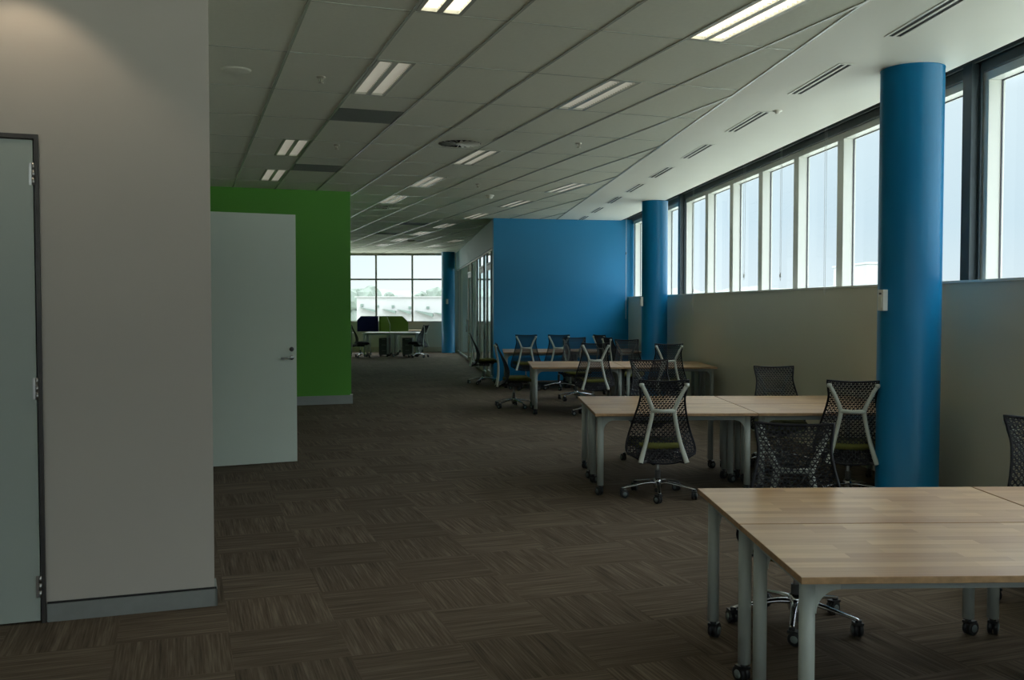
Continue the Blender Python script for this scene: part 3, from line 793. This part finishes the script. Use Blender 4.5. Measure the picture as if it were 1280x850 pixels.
def make_chair(name, fabric, green=True):
    root = empty(name)
    up = []
    bk = make_back(); me = bpy.data.meshes.new('backrest'); bk.bm.to_mesh(me); bk.bm.free(); me.materials.append(M['mesh'])
    ob = bpy.data.objects.new('backrest', me); C.objects.link(ob); ob.parent = root; up.append(ob)
    f = MB()
    for s in (-1, 1):
        f.sweep(smooth_pts([(s * .186, -.300, .992, .0165), (s * .150, -.292, .925, .0165), (s * .112, -.276, .840, .017), (s * .092, -.262, .782, .018), (s * .095, -.255, .735, .0175),
                            (s * .118, -.250, .62, .0165), (s * .146, -.256, .50, .0175), (s * .176, -.272, .40, .020), (s * .192, -.285, .345, .022)]), n=12, up=(0, 1, 0), flat=.75)
        f.lathe([(0, .02), (.02, .016), (.021, -.0), (.016, -.014), (0, -.018)], c=(s * .187, -.300, .990), n=12)
    f.sweep([((-.094, -.264, .778), .019), ((0, -.267, .772), .015), ((.094, -.264, .778), .019)], n=12, up=(0, 1, 0), flat=.75)
    up.append(f.build('back_frame', 'yframe', root))
    # seat cushion: rounded super-ellipse with a waterfall front
    st = MB(); n = 40; rings = [(.0, .0), (.55, .0), (.86, -.004), (.96, -.014), (1.0, -.030), (.985, -.052), (.94, -.062), (.5, -.062), (0, -.062)]
    vs, fs = [], []
    for (r, dz) in rings:
        for k in range(n):
            a = 2 * math.pi * k / n; ca, sa = math.cos(a), math.sin(a); e = .55
            x = math.copysign(abs(ca) ** e, ca) * .255 * r; y = math.copysign(abs(sa) ** e, sa) * .235 * r + .055
            z = .500 + dz - (.035 * max(0, (y - .16) / .13) ** 2) + .012 * (x / .25) ** 2
            vs.append((x * (1 - .12 * max(0, -(y - .05) / .25)), y, z))
    for i in range(len(rings) - 1):
        for k in range(n): fs.append((i * n + k, i * n + (k + 1) % n, (i + 1) * n + (k + 1) % n, (i + 1) * n + k))
    st.add(vs, fs, '', True)
    up.append(st.build('seat', fabric, root))
    pn = MB(); vs = [(x * .95, (y - .055) * .95 + .055, z - .063) for x, y, z in vs[n * 2:n * 3]]
    pn.add(vs + [(x * .8, (y - .05) * .8 + .05, z - .03) for x, y, z in vs], [tuple(range(n))] + [(k, (k + 1) % n, n + (k + 1) % n, n + k) for k in range(n)] + [tuple(range(n, 2 * n))], '')
    pn.box(-.075, .075, -.10, .13, .345, .405, '', bev=.012)
    pn.sweep([((-.07, .03, .385), .006), ((-.22, .03, .375), .006), ((-.25, .04, .372), .010)], n=8); pn.sweep([((.07, .0, .385), .006), ((.20, -.01, .375), .006), ((.24, .0, .372), .010)], n=8)
    up.append(pn.build('seat_pan', 'black_plastic', root))
    yk = MB()
    for s in (-1, 1): yk.sweep(smooth_pts([(s * .04, -.06, .375, .020), (s * .09, -.17, .362, .018), (s * .15, -.25, .350, .016), (s * .19, -.285, .346, .016)]), n=10, up=(0, 0, 1), flat=.7)
    up.append(yk.build('back_yoke', 'black_plastic', root))
    g = MB(); g.cyl((0, 0, .13), (0, 0, .36), .014, m='steel', n=16); g.cyl((0, 0, .05), (0, 0, .24), .025, m='pedestal', n=20)
    gl = g.build('gas_lift', 'steel', root)
    bs = MB(); bs.lathe([(.0, .075), (.036, .078), (.042, .10), (.040, .135), (.032, .16), (.0, .162)], n=24, m='')
    for k in range(5):
        a = 2 * math.pi * k / 5 + .3; ca, sa = math.cos(a), math.sin(a)
        bs.sweep(smooth_pts([(.02 * ca, .02 * sa, .122, .026), (.10 * ca, .10 * sa, .124, .022), (.22 * ca, .22 * sa, .104, .017), (.305 * ca, .305 * sa, .088, .014), (.322 * ca, .322 * sa, .080, .010)], 4), n=10, up=(0, 0, 1), flat=.62)
        bs.cyl((.318 * ca, .318 * sa, .085), (.318 * ca, .318 * sa, .066), .010, m='', n=10)
    base = bs.build('base', 'chrome', root)
    for k in range(5):
        a = 2 * math.pi * k / 5 + .3
        cc = make_caster(base, .318 * math.cos(a), .318 * math.sin(a), a + 1.3 + .9 * k, r=.034)
        for v in []: pass
    return root
cproto = make_chair('office_chair', 'seat_green')
cblack = make_chair('office_chair', 'seat_black')
used = set()
def place_chair(x, y, yaw, label, group, lift=0.0, spin=0.0, proto=None):
    p = proto or cproto
    if p not in used: o = p; used.add(p); fresh = True
    else: o = copy_tree(p)
    o.location = (x, y, 0); o.rotation_euler.z = R(yaw)
    for k in kids(o):
        nm = k.name.split('.')[0]
        k.location.z = lift if nm in ('backrest', 'back_frame', 'seat', 'seat_pan', 'back_yoke') else 0
        if nm == 'base': k.rotation_euler.z = R(spin)
        if nm == 'gas_lift': k.location.z = lift
    tag(o, label, 'office chair', group)
    return o
G0 = 'mesh back office chairs'
place_chair(1.455, 4.83, 167, 'black mesh chair facing the camera behind the foreground table, base visible below', G0, -.03, 66)
place_chair(2.99, 5.14, 172, 'mesh chair cut off by the right edge of the photo', G0, -.03, 50)
place_chair(1.250, 8.12, 1, 'mesh chair seen from behind at the middle tables, chrome base in full view', G0, -.01, 30)
place_chair(2.735, 9.72, 176, 'mesh chair facing the camera behind the middle tables, against the cream wall', G0, -.03, 5)
place_chair(2.86, 8.06, -13, 'mesh chair with pale frame seen from behind, just left of the near blue column', G0, -.01, 40)
place_chair(1.50, 10.05, 182, 'mesh chair facing the camera half hidden behind the green-seat chair at the middle tables', G0, .02, 60)
place_chair(1.215, 14.22, 2, 'mesh chair seen from behind at the front left of the third table block', G0, .06, 30)
place_chair(2.31, 14.22, -2, 'mesh chair seen from behind in front of the second blue column', G0, .05, 10)
place_chair(1.12, 16.55, 184, 'mesh chair facing the camera behind the left half of the third table block', G0, .05, 25)
place_chair(2.00, 16.30, 180, 'mesh chair facing the camera left of the second blue column', G0, .02, 55)
place_chair(0.03, 15.34, -86, 'side-on chair with green seat at the left end of the third table block', G0, 0, 8)
place_chair(-0.60, 20.05, -86, 'side-on chair with green seat in the aisle by the glazed doors', G0, .03, 33)
place_chair(0.27, 18.62, 1, 'mesh chair seen from behind at the left of the farthest tables', G0, .05, 12)
place_chair(0.92, 18.64, -3, 'mesh chair seen from behind second from left at the farthest tables', G0, .05, 44)
place_chair(1.93, 18.45, -62, 'chair turned sideways against the blue wall, edge of its back visible', G0, .05, 66)
place_chair(2.02, 17.55, -72, 'sideways chair just right of the other sideways one, nearer the camera', G0, .03, 22)
# far pod chairs
place_chair(-3.0, 30.42, 70, 'distant dark chair at the right end of the far screened desks', 'chairs at the far desks', 0, 10, cblack)
place_chair(-4.85, 30.40, -75, 'distant dark chair under the navy screen at the far desks', 'chairs at the far desks', 0, 40, cblack)
place_chair(-5.78, 30.45, 20, 'distant dark chair cut by the edge of the green wall', 'chairs at the far desks', 0, 60, cblack)
# kind of the plain name for both prototypes

# ------------------------------------------------------------------ far desks with screens
def far_desk(x0, x1, y0, y1, z, top, label):
    root = empty('desk', (x0, y0, 0)); w, dpt = x1 - x0, y1 - y0
    t = MB(); t.box(0, w, 0, dpt, z - .025, z, bev=.003); t.build('desktop', top, root)
    f = MB(); f.box(.05, w - .05, .06, .09, z - .07, z - .026); f.box(.05, w - .05, dpt - .09, dpt - .06, z - .07, z - .026); f.build('frame', 'leg', root)
    for lx in (.07, w - .07):
        for ly in (.075, dpt - .075):
            l_ = MB(); l_.cyl((lx, ly, .09), (lx, ly, z - .027), .028, m='', n=14); lg = l_.build('leg', 'leg', root); make_caster(lg, lx, ly, lx * 3 + ly)
    tag(root, label, 'desk', 'far desks')
far_desk(-4.86, -3.96, 30.75, 31.45, .77, 'laminate', 'white desk under the navy screen at the far end')
far_desk(-3.93, -3.03, 30.75, 31.45, .77, 'laminate', 'white desk before the lime screen at the far end')
far_desk(-4.86, -3.96, 31.52, 32.2, .77, 'laminate', 'white desk behind the navy screen')
far_desk(-3.93, -3.03, 31.52, 32.2, .77, 'laminate', 'white desk behind the lime screen')
far_desk(-6.3, -5.25, 30.9, 31.6, .77, 'laminate', 'white desk corner showing at the green wall edge, far end')
far_desk(-4.05, -3.10, 33.1, 33.85, .80, 'wood', 'wooden table against the far window wall')
def screen(p0, p1, z0, z1, ch0, ch1, m, label):
    p0, p1 = Vector(p0), Vector(p1); L = (p1 - p0).length; a = math.atan2((p1 - p0).y, (p1 - p0).x)
    root = empty('desk_screen', (p0.x, p0.y, 0), a)
    def plate(inset, th, mm, nm):
        i = inset
        poly = [(i, z0 + i), (L - i, z0 + i), (L - i, z1 - ch1 - i * .4), (L - ch1 - i * .4, z1 - i), (ch0 + i * .4, z1 - i), (i, z1 - ch0 - i * .4)]
        b = MB(); n = len(poly)
        vs = [(x, -th, z) for x, z in poly] + [(x, th, z) for x, z in poly]
        b.add(vs, [tuple(range(n)), tuple(range(n, 2 * n))[::-1]] + [(k, (k + 1) % n, n + (k + 1) % n, n + k) for k in range(n)], '')
        return b.build(nm, mm, root)
    plate(0, .012, m if m == 'screen_blue' else 'screen_trim', 'screen_frame'); plate(.012, .018, m, 'panel')
    tag(root, label, 'desk screen', 'fabric desk screens')
screen((-5.12, 31.485), (-4.42, 31.485), .80, 1.31, .13, .0, 'screen_blue', 'navy blue fabric desk screen with cut corner')
screen((-4.40, 31.485), (-3.42, 31.485), .80, 1.31, .0, .20, 'screen_green', 'lime green fabric desk screen with cut corner facing the room')
screen((-3.945, 30.80), (-4.33, 31.455), .80, 1.31, .25, .0, 'screen_lime', 'lime green divider screen running toward the camera between the two desks')
for x, lab in ((-4.62, 'dark drawer pedestal under the navy screen desk'), (-3.86, 'dark drawer pedestal under the lime screen desk')):
    root = empty('drawer_pedestal', (x + .28, 31.0, 0))
    b = MB(); b.box(0, .33, 0, .42, .05, .60, bev=.004); b.build('body', 'pedestal', root)
    for k in range(3):
        d_ = MB(); d_.box(.008, .322, -.016, -.001, .06 + k * .18, .228 + k * .18, bev=.002); dr = d_.build('drawer', 'pedestal', root)
        h_ = MB(); h_.box(.10, .23, -.030, -.017, .19 + k * .18, .20 + k * .18); h_.build('handle', 'steel', dr)
    for k, (cx_, cy_) in enumerate(((.04, .04), (.29, .04), (.04, .38), (.29, .38))):
        w_ = MB(); w_.lathe([(0, 0), (.022, .002), (.022, .040), (.01, .05)], c=(cx_, cy_, 0), n=12); w_.build('wheel', 'wheel', root)
    tag(root, lab, 'drawer unit', 'drawer pedestals at the far desks')
b = MB(); b.box(0, .30, 0, .21, 0, .012, bev=.002)
for k in range(3): b.box(.01 * k, .30 - .01 * k, .005, .205, .013 + .003 * k, .015 + .003 * k)
tag(b.build('paper_stack', 'laminate', loc=(-3.42, 30.85, .7705)), 'white sheets of paper on the right end of the far lime screen desk', 'paper')

# ------------------------------------------------------------------ outside
b = MB(); b.prism([(-250, -120), (250, -120), (250, 420), (-250, 420)], -4.6, -4.5)
struct(b.build('ground_outside', 'ground'))
def warehouse():
    root = empty('warehouse', (0, 0, 0))
    Y = 80.; s = 1190 / Y
    X = lambda u: (u - 640) / s
    Z = lambda v: H + (383 - v) / s
    w = MB(); w.prism([(X(446), 0), (X(700), 0), (X(700), 40), (X(446), 40)], -4.5, Z(371.5)); w.build('wall', 'metal_white', root, loc=(0, Y, 0))
    lf = MB(); lf.prism([(X(446) - .15, -.15), (X(700), -.15), (X(700), 40), (X(446) - .15, 40)], Z(371.5), Z(370.5)); lf.build('roof', 'metal_white', root, loc=(0, Y, 0))
    for u, v in ((452.5, 381.5), (472, 383), (491.5, 383), (512.5, 384.5), (535, 384.5)):
        q = MB(); q.box(X(u) - .12, X(u) + .12, -.08, -.001, Z(v) - .1, Z(v) + .1); q.build('window', 'roof_glazing', root, loc=(0, Y, 0))
    for ua, ub, v0, v1, v2 in ((450, 471, 384, 387.5, 390.5), (478.5, 495, 386, 388.5, 391.5), (497, 514, 386.5, 389, 393), (519, 541.5, 388, 391.5, 396), (543, 560, 390.5, 392.5, 396)):
        t = MB(); P = [(X(ua), Z(v0)), (X(ub), Z(v1)), (X(ub), Z(v2))]
        vs = [(x, -.5, z) for x, z in P] + [(x, -.01, z) for x, z in P]
        t.add(vs, [(0, 1, 2), (5, 4, 3), (0, 3, 4, 1), (1, 4, 5, 2), (2, 5, 3, 0)], ''); t.build('skylight', 'roof_glazing', root, loc=(0, Y, 0))
    rf = MB(); rf.prism([(X(440), -14), (X(700), -14), (X(700), -6.05), (X(440), -6.05)], -4.5, Z(402)); rf.build('lower_roof', 'metal_white', root, loc=(0, Y, 0))
    tag(root, 'white warehouse with saw-tooth skylights outside the far window', 'building')
warehouse()
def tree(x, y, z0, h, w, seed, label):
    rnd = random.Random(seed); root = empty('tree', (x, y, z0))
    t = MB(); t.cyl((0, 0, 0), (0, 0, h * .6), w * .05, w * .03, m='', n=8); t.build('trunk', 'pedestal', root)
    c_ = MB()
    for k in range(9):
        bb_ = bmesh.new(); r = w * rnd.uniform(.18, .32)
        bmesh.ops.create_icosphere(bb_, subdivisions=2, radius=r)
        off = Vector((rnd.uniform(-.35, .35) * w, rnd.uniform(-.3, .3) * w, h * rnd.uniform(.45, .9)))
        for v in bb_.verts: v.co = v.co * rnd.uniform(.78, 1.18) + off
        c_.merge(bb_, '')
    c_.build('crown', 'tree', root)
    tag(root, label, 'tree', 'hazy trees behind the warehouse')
# ridge of scrub beyond the warehouse
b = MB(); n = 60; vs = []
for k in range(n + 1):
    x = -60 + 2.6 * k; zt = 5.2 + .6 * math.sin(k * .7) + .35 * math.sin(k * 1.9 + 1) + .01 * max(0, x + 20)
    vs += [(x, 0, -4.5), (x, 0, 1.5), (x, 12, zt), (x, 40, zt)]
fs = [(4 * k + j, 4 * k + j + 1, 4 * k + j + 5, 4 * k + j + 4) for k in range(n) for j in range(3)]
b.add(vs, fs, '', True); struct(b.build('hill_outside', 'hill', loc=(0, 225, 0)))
labels = ['hazy tree at the left side of the far window view', 'hazy tree left of the first window bar', 'hazy tree with two tops right of the first window bar',
          'small hazy tree in the middle far pane', 'pointed hazy tree near the middle of the far view', 'hazy tree right of the second window bar', 'hazy wide tree at the right end of the far view']
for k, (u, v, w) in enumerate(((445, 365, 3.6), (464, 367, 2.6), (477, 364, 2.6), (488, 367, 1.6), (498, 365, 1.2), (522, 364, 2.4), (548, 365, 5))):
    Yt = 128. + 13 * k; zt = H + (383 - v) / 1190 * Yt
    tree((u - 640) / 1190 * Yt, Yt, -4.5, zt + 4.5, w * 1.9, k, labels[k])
b = MB(); b.box(0, 5.5, 0, 10, -4.5, 5.9, bev=.05); b.box(-.1, 5.6, -.1, 10.1, 5.9, 6.1)
for k in range(2): b.box(.6 + k * 2.5, 2.4 + k * 2.5, -.06, -.001, -1.5, .2, 'roof_glazing')
tag(b.build('office_block', 'metal_white', loc=(35.7, 96, 0)), 'faint pale building seen low through the right-hand windows', 'building')

# ------------------------------------------------------------------ sky and light
w = bpy.data.worlds.new('overcast_sky'); bpy.context.scene.world = w; w.use_nodes = True
n, l = w.node_tree.nodes, w.node_tree.links
bg = n['Background']; tc = n.new('ShaderNodeTexCoord'); sp = n.new('ShaderNodeSeparateXYZ'); l.new(tc.outputs['Generated'], sp.inputs[0])
no = n.new('ShaderNodeTexNoise'); no.inputs['Scale'].default_value = 3; no.inputs['Detail'].default_value = 3; l.new(tc.outputs['Generated'], no.inputs['Vector'])
rp = n.new('ShaderNodeValToRGB'); e = rp.color_ramp.elements
ad = n.new('ShaderNodeMath'); ad.operation = 'MULTIPLY_ADD'; l.new(no.outputs['Fac'], ad.inputs[0]); ad.inputs[1].default_value = .07; l.new(sp.outputs['Z'], ad.inputs[2])
l.new(ad.outputs[0], rp.inputs['Fac'])
e[0].position = .0; e[0].color = (.145, .155, .16, 1)
e[1].position = 1.0; e[1].color = (1.0, 1.0, 1.0, 1)
for p, c_ in ((.05, (.158, .174, .180, 1)), (.12, (.138, .163, .176, 1)), (.24, (.155, .176, .184, 1)), (.36, (.38, .41, .43, 1)), (.58, (.80, .84, .88, 1))):
    k = e.new(p); k.color = c_
# the cloud is brighter towards the far end of the building
br = n.new('ShaderNodeMath'); br.operation = 'MULTIPLY_ADD'; br.use_clamp = False
mx_ = n.new('ShaderNodeMath'); mx_.operation = 'MAXIMUM'; l.new(sp.outputs['Y'], mx_.inputs[0]); mx_.inputs[1].default_value = 0
pw = n.new('ShaderNodeMath'); pw.operation = 'POWER'; l.new(mx_.outputs[0], pw.inputs[0]); pw.inputs[1].default_value = 40
l.new(pw.outputs[0], br.inputs[0]); br.inputs[1].default_value = 1.0; br.inputs[2].default_value = 3.3
l.new(rp.outputs['Color'], bg.inputs['Color']); l.new(br.outputs[0], bg.inputs['Strength'])

# ------------------------------------------------------------------ camera
cam = bpy.data.cameras.new('camera'); co = bpy.data.objects.new('camera', cam); C.objects.link(co)
co.location = (0, 0, H); co.rotation_euler = (R(90) - math.atan2(42, 1190), 0, 0)
cam.sensor_width = 36; cam.lens = 1190 / 1280 * 36; cam.clip_end = 1000; cam.clip_start = .05
sc = bpy.context.scene; sc.camera = co
sc.view_settings.view_transform = 'Standard'; sc.view_settings.look = 'None'; sc.view_settings.gamma = 1; sc.view_settings.use_curve_mapping = False
sc.view_settings.exposure = 0.7
sc.cycles.use_denoising = True
sc.cycles.max_bounces = 10; sc.cycles.diffuse_bounces = 6; sc.cycles.transparent_max_bounces = 16; sc.cycles.glossy_bounces = 4
sc.cycles.sample_clamp_indirect = 4.0; sc.cycles.caustics_reflective = False
